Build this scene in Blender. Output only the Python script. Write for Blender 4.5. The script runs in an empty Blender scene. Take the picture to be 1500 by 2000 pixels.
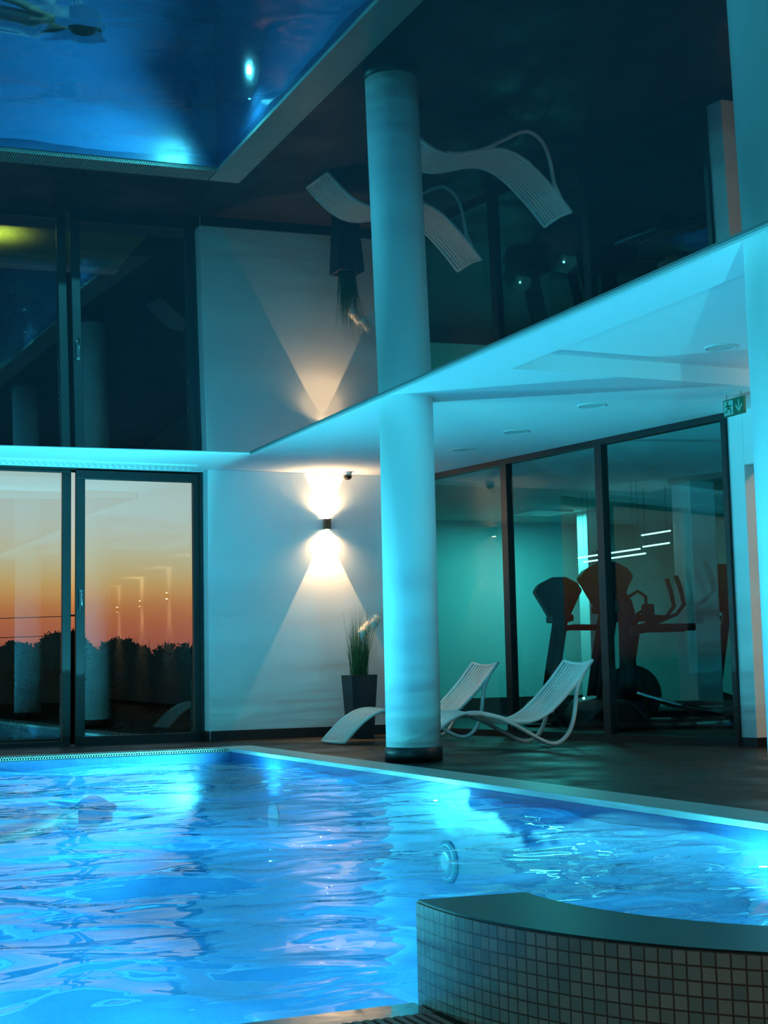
import bpy, bmesh, math, random
from mathutils import Vector, Matrix, noise
random.seed(7)
S = bpy.context.scene
C = S.collection
PI = math.pi

# ------------------------------------------------------------------ camera
cd = bpy.data.cameras.new('camera'); cam = bpy.data.objects.new('camera', cd); C.objects.link(cam)
_r = Vector((.91595, -.40076, -.02075)); _u = Vector((-.02393, -.10616, .99406)); _f = _r.cross(_u) * -1
M3 = Matrix((_r, _u, -_f)).transposed()
cam.matrix_world = Matrix.Translation((0, 0, .688)) @ M3.to_4x4()
cd.sensor_fit = 'VERTICAL'; cd.sensor_height = 36; cd.lens = 2825 / 2000 * 36
cd.clip_end = 2000; cd.clip_start = .05
S.camera = cam
# ------------------------------------------------------------------ view
S.view_settings.view_transform = 'Standard'; S.view_settings.look = 'None'
S.view_settings.gamma = 1; S.view_settings.use_curve_mapping = False
S.view_settings.exposure = 0.0
S.cycles.max_bounces = 10; S.cycles.transparent_max_bounces = 16; S.cycles.transmission_bounces = 8
S.cycles.glossy_bounces = 5; S.cycles.diffuse_bounces = 4
S.cycles.sample_clamp_indirect = 6.0; S.cycles.caustics_reflective = False
# ------------------------------------------------------------------ world: dusk sky
W = bpy.data.worlds.new('dusk'); S.world = W; W.use_nodes = True
nt = W.node_tree; nt.nodes.clear()
tc = nt.nodes.new('ShaderNodeTexCoord'); sx = nt.nodes.new('ShaderNodeSeparateXYZ')
rp = nt.nodes.new('ShaderNodeValToRGB'); bg = nt.nodes.new('ShaderNodeBackground'); wo = nt.nodes.new('ShaderNodeOutputWorld')
nt.links.new(tc.outputs['Generated'], sx.inputs[0]); nt.links.new(sx.outputs['Z'], rp.inputs[0])
nt.links.new(rp.outputs[0], bg.inputs[0]); nt.links.new(bg.outputs[0], wo.inputs[0])
sky = [(0, (.02, .015, .012)), (.010, (.30, .085, .06)), (.024, (.40, .105, .060)), (.034, (.46, .130, .055)), (.045, (.52, .195, .064)),
       (.0556, (.60, .320, .105)), (.063, (.59, .40, .165)), (.070, (.575, .455, .235)), (.080, (.555, .515, .325)), (.0945, (.52, .56, .455)),
       (.109, (.48, .585, .535)), (.13, (.44, .57, .535)), (.3, (.14, .22, .28)), (1, (.02, .05, .10))]
el = rp.color_ramp.elements
el[0].position = 0; el[0].color = (*sky[0][1], 1); el[1].position = 1; el[1].color = (*sky[-1][1], 1)
for p, c in sky[1:-1]:
    e = el.new(p); e.color = (*c, 1)
bg.inputs[1].default_value = 1.0

LAMP = (.07, .71, .85)          # colour of the pool lighting
WARM = (1.0, .62, .30)
LAMP_W = 1950.0
SCONCE_W = 17.0

def light(name, kind, loc, energy, color, parent=None, rot=(0, 0, 0), **kw):
    d = bpy.data.lights.new(name, kind); d.energy = energy; d.color = color
    for k, v in kw.items(): setattr(d, k, v)
    o = bpy.data.objects.new(name, d); C.objects.link(o); o.location = loc; o.rotation_euler = rot
    if parent: o.parent = parent
    return o

# ------------------------------------------------------------------ materials
def mat(name, col, rough=.6, spec=.5, metal=0, ior=None, noise_amt=0, noise_scale=8, bump=0, bscale=60, emit=None, es=1, coat=0):
    m = bpy.data.materials.new(name); m.use_nodes = True
    n = m.node_tree; b = n.nodes['Principled BSDF']
    b.inputs['Base Color'].default_value = (*col, 1); b.inputs['Roughness'].default_value = rough
    b.inputs['Metallic'].default_value = metal; b.inputs['Specular IOR Level'].default_value = spec
    if ior: b.inputs['IOR'].default_value = ior
    if coat: b.inputs['Coat Weight'].default_value = coat
    t = n.nodes.new('ShaderNodeTexCoord')
    if noise_amt:
        z = n.nodes.new('ShaderNodeTexNoise'); z.inputs['Scale'].default_value = noise_scale; z.inputs['Detail'].default_value = 4
        n.links.new(t.outputs['Object'], z.inputs['Vector'])
        r = n.nodes.new('ShaderNodeValToRGB'); n.links.new(z.outputs['Fac'], r.inputs[0])
        r.color_ramp.elements[0].position = .3; r.color_ramp.elements[1].position = .7
        r.color_ramp.elements[0].color = tuple(c * (1 - noise_amt) for c in col) + (1,)
        r.color_ramp.elements[1].color = tuple(min(1, c * (1 + noise_amt)) for c in col) + (1,)
        n.links.new(r.outputs[0], b.inputs['Base Color'])
    if bump:
        z = n.nodes.new('ShaderNodeTexNoise'); z.inputs['Scale'].default_value = bscale
        n.links.new(t.outputs['Object'], z.inputs['Vector'])
        q = n.nodes.new('ShaderNodeBump'); q.inputs['Strength'].default_value = bump; q.inputs['Distance'].default_value = .01
        n.links.new(z.outputs['Fac'], q.inputs['Height']); n.links.new(q.outputs[0], b.inputs['Normal'])
    if emit:
        b.inputs['Emission Color'].default_value = (*emit, 1); b.inputs['Emission Strength'].default_value = es
    return m

M = {}
M['plaster'] = mat('white_plaster', (.80, .82, .82), .8, .3, bump=.08, bscale=180, noise_amt=.02, noise_scale=3)
M['soffit'] = mat('white_soffit', (.84, .86, .86), .75, .3)
M['column'] = mat('white_column_paint', (.82, .84, .84), .6, .35, bump=.05, bscale=150)
M['mirror'] = mat('black_stretch_ceiling', (.004, .006, .008), .012, .5, ior=1.74)
M['plinth'] = mat('dark_plinth', (.012, .016, .02), .45)
M['frame'] = mat('anthracite_frame', (.010, .014, .016), .45, noise_amt=.05)
M['coping'] = mat('pale_coping_tile', (.62, .64, .58), .35, noise_amt=.06, noise_scale=5, bump=.05)
M['grate'] = mat('pale_grating', (.55, .56, .50), .5, noise_amt=.05)
M['pool'] = None
M['lounger'] = mat('white_resin', (.80, .80, .76), .45, bump=.03, bscale=90)
M['pot'] = mat('anthracite_planter', (.02, .024, .03), .5, bump=.05)
M['soil'] = mat('dark_soil', (.03, .02, .013), .9, bump=.4)
M['grass'] = mat('green_blades', (.05, .13, .035), .5, noise_amt=.35, noise_scale=20)
M['stem'] = mat('flower_stems', (.16, .22, .07), .6)
M['plume'] = mat('cream_plume', (.92, .84, .74), .9, bump=.3)
M['brass'] = mat('bronze_metal', (.20, .13, .08), .35, metal=.8)
M['warm_lens'] = mat('lit_lens', (1, .9, .7), .4, emit=(1, .8, .5), es=120)
M['pool_lens'] = mat('lit_pool_lens', (.12, .30, .42), .3, emit=(.08, .5, .85), es=.35)
M['steel'] = mat('steel', (.5, .52, .53), .25, metal=1, noise_amt=.05)
M['black_plastic'] = mat('black_plastic', (.006, .008, .009), .6, .2)
M['dark_rubber'] = mat('dark_rubber', (.008, .009, .010), .8, .2, bump=.1)
M['grey_plastic'] = mat('grey_plastic', (.04, .045, .045), .5)
M['white_plastic'] = mat('white_plastic', (.75, .76, .75), .4)
M['lamp_ring'] = mat('lamp_ring', (.12, .30, .42), .4)
M['edge_trim'] = mat('edge_trim', (.20, .24, .25), .5)
M['speaker'] = mat('speaker_mesh_cover', (.60, .62, .62), .7, bump=.2, bscale=400)
M['gym_floor'] = mat('gym_rubber_floor', (.018, .02, .021), .4, noise_amt=.2, noise_scale=40)
M['gym_wall'] = mat('gym_wall_paint', (.42, .60, .60), .85, .2, noise_amt=.02)
M['tube_light'] = mat('lit_streak', (.9, 1, 1), .4, emit=(.55, 1, .95), es=2.2)  # glow of the added tubes that imitate reflected streaks
M['led'] = mat('lit_indicator', (.5, 1, 1), .4, emit=(.3, 1, 1), es=6)
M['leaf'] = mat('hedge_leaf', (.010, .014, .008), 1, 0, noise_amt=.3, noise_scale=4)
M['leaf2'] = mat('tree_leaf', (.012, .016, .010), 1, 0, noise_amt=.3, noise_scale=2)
M['bark'] = mat('bark', (.05, .035, .025), .9, bump=.3)
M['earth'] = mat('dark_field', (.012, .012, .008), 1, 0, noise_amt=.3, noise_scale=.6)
M['lawn'] = mat('lawn_turf', (.16, .24, .04), .9, noise_amt=.3, noise_scale=25)
M['stone'] = mat('beige_edging', (.5, .42, .3), .8, noise_amt=.1)
M['terrace'] = mat('dark_terrace', (.04, .04, .038), .6, noise_amt=.15)
M['cable'] = mat('cable_black', (.01, .01, .01), .6)
M['skin'] = mat('skin', (.30, .19, .14), .5, noise_amt=.05)
M['hair'] = mat('dark_hair', (.010, .008, .008), .9, .1, bump=.3)
M['suit'] = mat('dark_swimsuit', (.012, .02, .03), .5)
M['sign_green'] = mat('sign_green', (.0, .12, .06), .45)
M['sign_white'] = mat('sign_white', (.26, .52, .44), .45)
M['spa_cap'] = mat('dark_cap_stone', (.030, .045, .042), .35, noise_amt=.1, noise_scale=12)

def tile_mat(name, c1, c2, grout, size, rough=.25, vary=1.0, mortar=.08, coords='Object', bump=.4):
    """square mosaic: brick texture without offset on box-projected coordinates (UV = metres)"""
    m = bpy.data.materials.new(name); m.use_nodes = True; n = m.node_tree; b = n.nodes['Principled BSDF']
    t = n.nodes.new('ShaderNodeTexCoord')
    k = n.nodes.new('ShaderNodeTexBrick'); k.offset = 0; k.squash = 1
    k.inputs['Scale'].default_value = 1.0; k.inputs['Brick Width'].default_value = size; k.inputs['Row Height'].default_value = size
    k.inputs['Mortar Size'].default_value = size * mortar; k.inputs['Mortar Smooth'].default_value = .1
    k.inputs['Color1'].default_value = (*c1, 1); k.inputs['Color2'].default_value = (*c2, 1); k.inputs['Mortar'].default_value = (*grout, 1)
    k.inputs['Bias'].default_value = -.3
    n.links.new(t.outputs['UV'], k.inputs['Vector']); n.links.new(k.outputs['Color'], b.inputs['Base Color'])
    q = n.nodes.new('ShaderNodeBump'); q.inputs['Strength'].default_value = bump; q.inputs['Distance'].default_value = .002; q.invert = True
    n.links.new(k.outputs['Fac'], q.inputs['Height']); n.links.new(q.outputs[0], b.inputs['Normal'])
    b.inputs['Roughness'].default_value = rough
    return m
M['pool'] = tile_mat('pool_mosaic', (.043, .130, .31), (.032, .110, .28), (.058, .14, .26), .05, mortar=.05)
M['spa_tile'] = tile_mat('spa_mosaic', (.62, .62, .52), (.26, .42, .40), (.20, .14, .10), .0255, rough=.3, mortar=.07)

def deck_mat():
    m = bpy.data.materials.new('dark_wet_deck'); m.use_nodes = True; n = m.node_tree; b = n.nodes['Principled BSDF']
    t = n.nodes.new('ShaderNodeTexCoord')
    k = n.nodes.new('ShaderNodeTexBrick'); k.offset = .5
    k.inputs['Brick Width'].default_value = 1.2; k.inputs['Row Height'].default_value = .6; k.inputs['Scale'].default_value = 1
    k.inputs['Mortar Size'].default_value = .006; k.inputs['Mortar Smooth'].default_value = .2
    k.inputs['Color1'].default_value = (.030, .021, .016, 1); k.inputs['Color2'].default_value = (.022, .017, .013, 1); k.inputs['Mortar'].default_value = (.012, .011, .01, 1)
    mp = n.nodes.new('ShaderNodeMapping'); mp.inputs['Rotation'].default_value = (0, 0, PI / 2); mp.inputs['Location'].default_value = (.27, .3, 0)
    n.links.new(t.outputs['Object'], mp.inputs[0]); n.links.new(mp.outputs[0], k.inputs['Vector'])
    z = n.nodes.new('ShaderNodeTexNoise'); z.inputs['Scale'].default_value = 2.2; z.inputs['Detail'].default_value = 5
    n.links.new(t.outputs['Object'], z.inputs['Vector'])
    mx = n.nodes.new('ShaderNodeMix'); mx.data_type = 'RGBA'; mx.blend_type = 'MULTIPLY'; mx.inputs[0].default_value = .5
    n.links.new(k.outputs['Color'], mx.inputs[6]); n.links.new(z.outputs['Color'], mx.inputs[7]); n.links.new(mx.outputs[2], b.inputs['Base Color'])
    b.inputs['Specular IOR Level'].default_value = .18
    r = n.nodes.new('ShaderNodeMapRange'); r.inputs[1].default_value = .4; r.inputs[2].default_value = .62; r.inputs[3].default_value = .60; r.inputs[4].default_value = .34
    n.links.new(z.outputs['Fac'], r.inputs[0]); n.links.new(r.outputs[0], b.inputs['Roughness'])
    q = n.nodes.new('ShaderNodeBump'); q.inputs['Strength'].default_value = .25; q.inputs['Distance'].default_value = .004
    z2 = n.nodes.new('ShaderNodeTexNoise'); z2.inputs['Scale'].default_value = 25; n.links.new(t.outputs['Object'], z2.inputs['Vector'])
    n.links.new(z2.outputs['Fac'], q.inputs['Height']); n.links.new(q.outputs[0], b.inputs['Normal'])
    return m
M['deck'] = deck_mat()

def glass_mat(name, tint, ior=1.45, rough=.0):
    m = bpy.data.materials.new(name); m.use_nodes = True; n = m.node_tree; n.nodes.clear()
    o = n.nodes.new('ShaderNodeOutputMaterial'); mx = n.nodes.new('ShaderNodeMixShader'); f = n.nodes.new('ShaderNodeFresnel')
    ge = n.nodes.new('ShaderNodeNewGeometry'); mr = n.nodes.new('ShaderNodeMapRange'); mr.inputs[3].default_value = ior; mr.inputs[4].default_value = 1 / ior
    n.links.new(ge.outputs['Backfacing'], mr.inputs[0]); n.links.new(mr.outputs[0], f.inputs[0])
    tr = n.nodes.new('ShaderNodeBsdfTransparent'); tr.inputs[0].default_value = (*tint, 1)
    g = n.nodes.new('ShaderNodeBsdfGlossy'); g.inputs['Roughness'].default_value = rough
    n.links.new(f.outputs[0], mx.inputs[0]); n.links.new(tr.outputs[0], mx.inputs[1]); n.links.new(g.outputs[0], mx.inputs[2])
    n.links.new(mx.outputs[0], o.inputs[0])
    return m
M['glass'] = glass_mat('clear_glazing', (.95, .98, .97), 1.75)
M['gym_glass'] = glass_mat('gym_glazing', (.80, .97, .96), 1.34)

def water_mat():
    m = bpy.data.materials.new('pool_water'); m.use_nodes = True; n = m.node_tree; n.nodes.clear()
    o = n.nodes.new('ShaderNodeOutputMaterial'); mx = n.nodes.new('ShaderNodeMixShader'); f = n.nodes.new('ShaderNodeFresnel'); f.inputs[0].default_value = 1.33
    t = n.nodes.new('ShaderNodeTexCoord'); mp = n.nodes.new('ShaderNodeMapping'); mp.inputs['Scale'].default_value = (1.0, 1.5, 1)
    mp.inputs['Rotation'].default_value = (0, 0, math.radians(24))
    n.links.new(t.outputs['Object'], mp.inputs[0])
    z = n.nodes.new('ShaderNodeTexNoise'); z.inputs['Scale'].default_value = 2.2; z.inputs['Detail'].default_value = 1.6; z.inputs['Distortion'].default_value = .8
    n.links.new(mp.outputs[0], z.inputs['Vector'])
    q = n.nodes.new('ShaderNodeBump'); q.inputs['Strength'].default_value = .42; q.inputs['Distance'].default_value = .06
    n.links.new(z.outputs['Fac'], q.inputs['Height'])
    rf = n.nodes.new('ShaderNodeBsdfRefraction'); rf.inputs['IOR'].default_value = 1.33; rf.inputs['Roughness'].default_value = .05
    rf.inputs[0].default_value = (.80, .96, 1, 1)
    tr = n.nodes.new('ShaderNodeBsdfTransparent'); tr.inputs[0].default_value = (.80, .96, 1, 1)
    m2 = n.nodes.new('ShaderNodeMixShader'); m2.inputs[0].default_value = .5
    n.links.new(rf.outputs[0], m2.inputs[1]); n.links.new(tr.outputs[0], m2.inputs[2])
    g = n.nodes.new('ShaderNodeBsdfGlossy'); g.inputs['Roughness'].default_value = .0
    for x in (rf, g, f): n.links.new(q.outputs[0], x.inputs['Normal'])
    n.links.new(f.outputs[0], mx.inputs[0]); n.links.new(m2.outputs[0], mx.inputs[1]); n.links.new(g.outputs[0], mx.inputs[2])
    n.links.new(mx.outputs[0], o.inputs[0])
    return m
M['water'] = water_mat()

# ------------------------------------------------------------------ mesh helpers
class MB:
    def __init__(s): s.v = []; s.f = []; s.smooth = []
    def add(s, vs, fs, sm=False):
        k = len(s.v); s.v += [tuple(v) for v in vs]; s.f += [tuple(i + k for i in f) for f in fs]; s.smooth += [sm] * len(fs); return s
    def box(s, x0, x1, y0, y1, z0, z1):
        return s.add([(x0, y0, z0), (x1, y0, z0), (x1, y1, z0), (x0, y1, z0), (x0, y0, z1), (x1, y0, z1), (x1, y1, z1), (x0, y1, z1)],
                     [(3, 2, 1, 0), (4, 5, 6, 7), (0, 1, 5, 4), (1, 2, 6, 5), (2, 3, 7, 6), (3, 0, 4, 7)])
    def prism(s, pts, z0, z1):          # pts counter-clockwise in plan
        n = len(pts)
        vs = [(x, y, z0) for x, y in pts] + [(x, y, z1) for x, y in pts]
        return s.add(vs, [tuple(range(n))[::-1], tuple(range(n, 2 * n))] + [(i, (i + 1) % n, n + (i + 1) % n, n + i) for i in range(n)])
    def lathe(s, prof, n=32, c=(0, 0), cap=True, sm=True):
        vs = []; 
        for r, z in prof:
            for i in range(n):
                a = 2 * PI * i / n; vs.append((c[0] + r * math.cos(a), c[1] + r * math.sin(a), z))
        fs = []
        for j in range(len(prof) - 1):
            for i in range(n):
                i2 = (i + 1) % n; fs.append((j * n + i, j * n + i2, (j + 1) * n + i2, (j + 1) * n + i))
        s.add(vs, fs, sm)
        if cap:
            k = len(s.v) - len(vs)
            s.f.append(tuple(k + i for i in range(n))[::-1]); s.smooth.append(False)
            s.f.append(tuple(k + (len(prof) - 1) * n + i for i in range(n))); s.smooth.append(False)
        return s
    def tube(s, path, r, n=10, sm=True, cap=True):
        P = [Vector(p) for p in path]; rr = r if isinstance(r, (list, tuple)) else [r] * len(P)
        vs = []; up = None
        for i, p in enumerate(P):
            t = (P[min(i + 1, len(P) - 1)] - P[max(i - 1, 0)]).normalized()
            if up is None:
                up = Vector((0, 0, 1)) if abs(t.z) < .9 else Vector((0, 1, 0))
            a = t.cross(up).normalized(); up = a.cross(t).normalized()
            for k in range(n):
                w = 2 * PI * k / n; vs.append(p + (a * math.cos(w) + up * math.sin(w)) * rr[i])
        fs = [(j * n + i, j * n + (i + 1) % n, (j + 1) * n + (i + 1) % n, (j + 1) * n + i) for j in range(len(P) - 1) for i in range(n)]
        if cap: fs += [tuple(range(n))[::-1], tuple((len(P) - 1) * n + i for i in range(n))]
        return s.add(vs, fs, sm)
    def ribbon(s, path, y0, y1, th):      # slab following an (x,z) path between y0 and y1
        vs = []
        n = len(path)
        for i, (x, z) in enumerate(path):
            a = Vector(path[max(i - 1, 0)]); b = Vector(path[min(i + 1, n - 1)]); t = (b - a).normalized(); nn = Vector((-t.y, t.x)) * th
            vs += [(x, y0, z), (x, y1, z), (x - nn.x, y1, z - nn.y), (x - nn.x, y0, z - nn.y)]
        fs = []
        for i in range(n - 1):
            for k in range(4):
                fs.append((4 * i + k, 4 * i + (k + 1) % 4, 4 * i + 4 + (k + 1) % 4, 4 * i + 4 + k))
        fs += [(3, 2, 1, 0), tuple(4 * (n - 1) + k for k in range(4))]
        return s.add(vs, fs, False)
    def xform(s, mtx, start=0):
        s.v[start:] = [tuple(mtx @ Vector(v)) for v in s.v[start:]]; return s
    def build(s, name, material, parent=None, loc=(0, 0, 0), bevel=0, label=None, uv=None):
        me = bpy.data.meshes.new(name); me.from_pydata(s.v, [], s.f)
        me.materials.append(material)
        for p, q in zip(me.polygons, s.smooth): p.use_smooth = q
        bm = bmesh.new(); bm.from_mesh(me); bmesh.ops.recalc_face_normals(bm, faces=bm.faces); bm.to_mesh(me); bm.free()
        if uv:
            l = me.uv_layers.new(name='uv')
            for p in me.polygons:
                for li in p.loop_indices:
                    l.data[li].uv = uv(me.vertices[me.loops[li].vertex_index].co, p.normal)
        me.update()
        o = bpy.data.objects.new(name, me); C.objects.link(o); o.location = loc
        if parent: o.parent = parent
        if bevel:
            b = o.modifiers.new('bevel', 'BEVEL'); b.width = bevel; b.segments = 2; b.limit_method = 'ANGLE'
        if label: o['label'] = label
        return o

def boxuv(co, n):
    a = [abs(c) for c in n]
    if a[2] >= max(a[:2]): return (co.x, co.y)
    if a[0] > a[1]: return (co.y, co.z)
    return (co.x, co.z)

def thing(name, label, cat, loc=(0, 0, 0), rz=0, group=None):
    o = bpy.data.objects.new(name, None); C.objects.link(o); o.location = loc; o.rotation_euler = (0, 0, rz)
    o['label'] = label; o['category'] = cat
    if group: o['group'] = group
    return o
def tag(o, label, cat, group=None, kind=None):
    o['label'] = label; o['category'] = cat
    if group: o['group'] = group
    if kind: o['kind'] = kind
    return o
def struct(o, label=None):
    o['kind'] = 'structure'
    if label: o['label'] = label
    return o
def sroot(name, label, loc=(0, 0, 0), rz=0):
    o = bpy.data.objects.new(name, None); C.objects.link(o); o.location = loc; o.rotation_euler = (0, 0, rz)
    return struct(o, label)
def dup(root, loc, rz=None, label=None):
    def cp(o, par):
        c = o.copy(); C.objects.link(c)
        if par: c.parent = par
        for ch in [x for x in kids if x.parent == o]: cp(ch, c)
        return c
    kids = list(C.objects)
    r = cp(root, None); r.location = loc
    if rz is not None: r.rotation_euler = (0, 0, rz)
    if label: r['label'] = label
    return r

# ------------------------------------------------------------------ room constants (X along the door wall, Y away from the pool's near side)
H = 2.7
PX0, PX1, PY0, PY1 = -7.0, 3.945, 2.81, 12.45      # pool water rectangle
WZ = -.09
TC = (2.285, 2.70); RO, RI = 1.0, .75               # spa bay
def mz(x, y): return 2.634 + .014 * (x - 4.029) + .003 * (y - 9.152)
def gx(y): return 6.6 - .1775 * (y - 13.43)         # x of the gym glazing line

# floor (deck) as strips round the pool
DECKH = .25
arc = [(TC[0] + RO * math.cos(a), TC[1] + RO * math.sin(a)) for a in [PI + (PI) * i / 40 for i in range(41)]]
fl = MB()
fl.box(4.245, 9.5, -7, 14.05, -DECKH, 0)
fl.box(-8, 4.245, 12.75, 14.05, -DECKH, 0)
fl.box(-8, PX0, -7, 12.75, -DECKH, 0)
fl.box(PX0, 4.245, -7, TC[1] - RO - .02, -DECKH, 0)
fl.box(PX0, TC[0] - RO - .001, TC[1] - RO - .02, 2.70, -DECKH, 0)
fl.box(TC[0] + RO + .001, 4.245, TC[1] - RO - .02, 2.70, -DECKH, 0)
# infill corners beside the bay
L = [(TC[0] - RO - .001, TC[1] - RO - .02)] + [(TC[0] - .0001, TC[1] - RO - .02)] + [p for p in arc[:21]][::-1]
fl.prism(L, -DECKH, 0)
Rr = [(TC[0], TC[1] - RO - .02), (TC[0] + RO + .001, TC[1] - RO - .02)] + [p for p in arc[20:]][::-1]
fl.prism(Rr, -DECKH, 0)
struct(fl.build('floor', M['deck']), 'dark brown wet tiled deck around the pool')

# pool shell
sh = MB()
sh.box(PX0 - .2, PX1 + .2, PY0 - 1.2, PY1 + .2, -1.6, -1.4)
sh.box(PX0 - .2, PX0, PY0 - .2, PY1 + .2, -1.4, -.0)
sh.box(PX1, PX1 + .2, PY0 - .2, PY1 + .2, -1.4, -.03)
sh.box(PX0, PX1, PY1, PY1 + .2, -1.4, -.03)
sh.box(PX0, TC[0] - RI - .1, PY0 - .12, PY0, -1.4, -.012)
sh.box(TC[0] + RI + .1, PX1, PY0 - .12, PY0, -1.4, -.012)
struct(sh.build('wall_pool', M['pool'], uv=boxuv), 'blue mosaic pool basin')

# coping
cp = MB()
cp.box(PX1, 4.245, 2.70, 12.75, -.03, .004)
struct(cp.build('trim_1', M['coping'], bevel=.004), 'pale smooth stone coping along the right pool edge')
def grating(name, x0, x1, y0, y1, label):
    g = MB(); pitch = .022; n = int((x1 - x0) / pitch)
    for i in range(n):
        a = x0 + i * pitch; g.box(a, a + .013, y0, y1, -.02, .004)
    g.box(x0, x1, y0, y0 + .012, -.03, -.004); g.box(x0, x1, y1 - .012, y1, -.03, -.004); g.box(x0, x1, (y0 + y1) / 2 - .006, (y0 + y1) / 2 + .006, -.03, -.004)
    o = g.build(name, M['grate']); struct(o, label); return o
grating('trim_2', PX0, PX1, PY1 + .02, 12.75, 'pale ribbed overflow grating along the far pool edge')
gg = MB().box(PX0, PX1, PY1 + .005, 12.75, -.25, -.032); struct(gg.build('trim_3', M['plinth']), 'dark overflow channel under the far grating')
grating('trim_4', -.6, TC[0] - RO, 2.47, 2.69, 'pale ribbed overflow grating at the near pool edge')
kb = MB().box(PX0, TC[0] - RO - .002, 2.70, PY0 - .0, -.05, -.002); struct(kb.build('trim_5', mat('wet_kerb_tile', (.05, .045, .035), .12, coat=.6, bump=.2, bscale=12), bevel=.004), 'dark wet kerb tile beside the near grating')
kb = MB().box(TC[0] + RO + .002, 4.245, 2.70, PY0, -.05, -.002); struct(kb.build('trim_6', M['spa_cap'], bevel=.004))

# water surface with real waves
def wave(x, y):
    a = math.radians(24); u = x * math.cos(a) - y * math.sin(a) * 0 + 0 * y; 
    v = noise.noise(Vector((x * .8 + y * .3, y * 1.3 - x * .4, 3.1))) * .034
    v += noise.noise(Vector((x * 2.1 - y * .5, y * 3.0 + x * .9, 7.7))) * .020
    v += noise.noise(Vector((x * 5.0, y * 6.5, 1.2))) * .006
    return v
def water():
    st = .045; vs = []; idx = {}; fs = []
    nx = int((PX1 - PX0) / st); ny = int((PY1 - 1.85) / st)
    xs = [PX0 + (PX1 - PX0) * i / nx for i in range(nx + 1)]
    ylist = [PY0 - (PY0 - 1.86) * (1 - j / 21) for j in range(22)][:-1] + [PY0 + (PY1 - PY0) * j / int((PY1 - PY0) / st) for j in range(int((PY1 - PY0) / st) + 1)]
    def vid(i, j):
        if (i, j) not in idx:
            idx[(i, j)] = len(vs); x, y = xs[i], ylist[j]; vs.append((x, y, wave(x, y)))
        return idx[(i, j)]
    for j in range(len(ylist) - 1):
        for i in range(len(xs) - 1):
            cx, cy = (xs[i] + xs[i + 1]) / 2, (ylist[j] + ylist[j + 1]) / 2
            if cy < PY0 and math.hypot(cx - TC[0], cy - TC[1]) > RI + .08: continue
            fs.append((vid(i, j), vid(i + 1, j), vid(i + 1, j + 1), vid(i, j + 1)))
    m = MB().add(vs, fs, True); o = m.build('pool_water', M['water'], loc=(0, 0, WZ))
    for p in o.data.polygons:
        if p.normal.z < 0: p.flip()
    return o
tag(water(), 'glowing blue rippled water filling the swimming pool', 'water', kind='stuff')

# spa bay wall: curved mosaic outside, dark cap on top
N = 72
ang = [PI - .11 + (PI + .22) * i / N for i in range(N + 1)]
def ring(rad): return [(TC[0] + rad * math.cos(a), TC[1] + rad * math.sin(a)) for a in ang]
def curved_wall(z0, z1, ro, ri, name, material, parent, uv=None, bevel=0):
    m = MB(); O, I = ring(ro), ring(ri); n = N + 1
    vs = [(x, y, z0) for x, y in O] + [(x, y, z1) for x, y in O] + [(x, y, z1) for x, y in I] + [(x, y, z0) for x, y in I]
    fs = []
    for i in range(N):
        for k in range(4): fs.append((k * n + i, k * n + i + 1, ((k + 1) % 4) * n + i + 1, ((k + 1) % 4) * n + i))
    fs += [(0, n, 2 * n, 3 * n), (n - 1, 2 * n - 1, 3 * n - 1, 4 * n - 1)]
    m.add(vs, fs, False)
    return m.build(name, material, parent, uv=uv, bevel=bevel)
spa = thing('spa_wall', 'low curved mosaic wall with dark top enclosing the bay at the near pool edge', 'wall', (0, 0, 0))
def curv_uv(co, n):
    if abs(n.z) > .8: return (co.x, co.y)
    a = math.atan2(co.y - TC[1], co.x - TC[0]) % (2 * PI); return (a * RO + .006, co.z + .0045)
o = curved_wall(-1.4, .199, RO, RI, 'tiled_body', M['spa_tile'], spa, uv=curv_uv)
curved_wall(.199, .204, RO - .004, RI + .002, 'cap', M['spa_cap'], spa)

# ------------------------------------------------------------------ ceilings
sf = MB()
T = 2.95
EX, EY = 4.12, 12.34          # edge of the mirror ceiling
sf.box(-8, 9.8, EY, 14.4, H, T)
RX0, RX1, RY0, RY1 = 4.74, 7.25, 5.0, 8.55
sf.box(EX, RX0, -7, EY, H, T)
sf.box(RX0, 9.8, RY1, EY, H, T)
sf.box(RX1, 9.8, -7, RY1, H, T)
sf.box(RX0, RX1, -7, RY0, H, T)
sf.box(RX0, RX1, RY0, RY1, H + .125, T)
struct(sf.build('ceiling_white', M['soffit']), 'white dropped ceiling over the pool deck')
mc = MB()
x0, x1, y0, y1 = -8, EX, -7, EY
mc.add([(x0, y0, mz(x0, y0)), (x1, y0, mz(x1, y0)), (x1, y1, mz(x1, y1)), (x0, y1, mz(x0, y1)), (x0, y0, T), (x1, y0, T), (x1, y1, T), (x0, y1, T)],
       [(3, 2, 1, 0), (4, 5, 6, 7), (0, 1, 5, 4), (1, 2, 6, 5), (2, 3, 7, 6), (3, 0, 4, 7)])
struct(mc.build('ceiling', M['mirror']), 'glossy black stretch ceiling that mirrors the pool')
et = MB()
et.add([(EX, -7, mz(EX, -7) - .018), (EX + .03, -7, mz(EX, -7) - .018), (EX + .03, EY + .03, mz(EX, EY) - .012), (EX, EY + .03, mz(EX, EY) - .012),
        (EX, -7, 2.75), (EX + .03, -7, 2.75), (EX + .03, EY + .03, 2.75), (EX, EY + .03, 2.75)],
       [(3, 2, 1, 0), (4, 5, 6, 7), (0, 1, 5, 4), (1, 2, 6, 5), (2, 3, 7, 6), (3, 0, 4, 7)])
struct(et.build('trim_7', M['edge_trim']), 'slim white edge trim of the black ceiling')
et = MB().box(-8, EX, EY, EY + .02, 2.60, 2.75)
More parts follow.
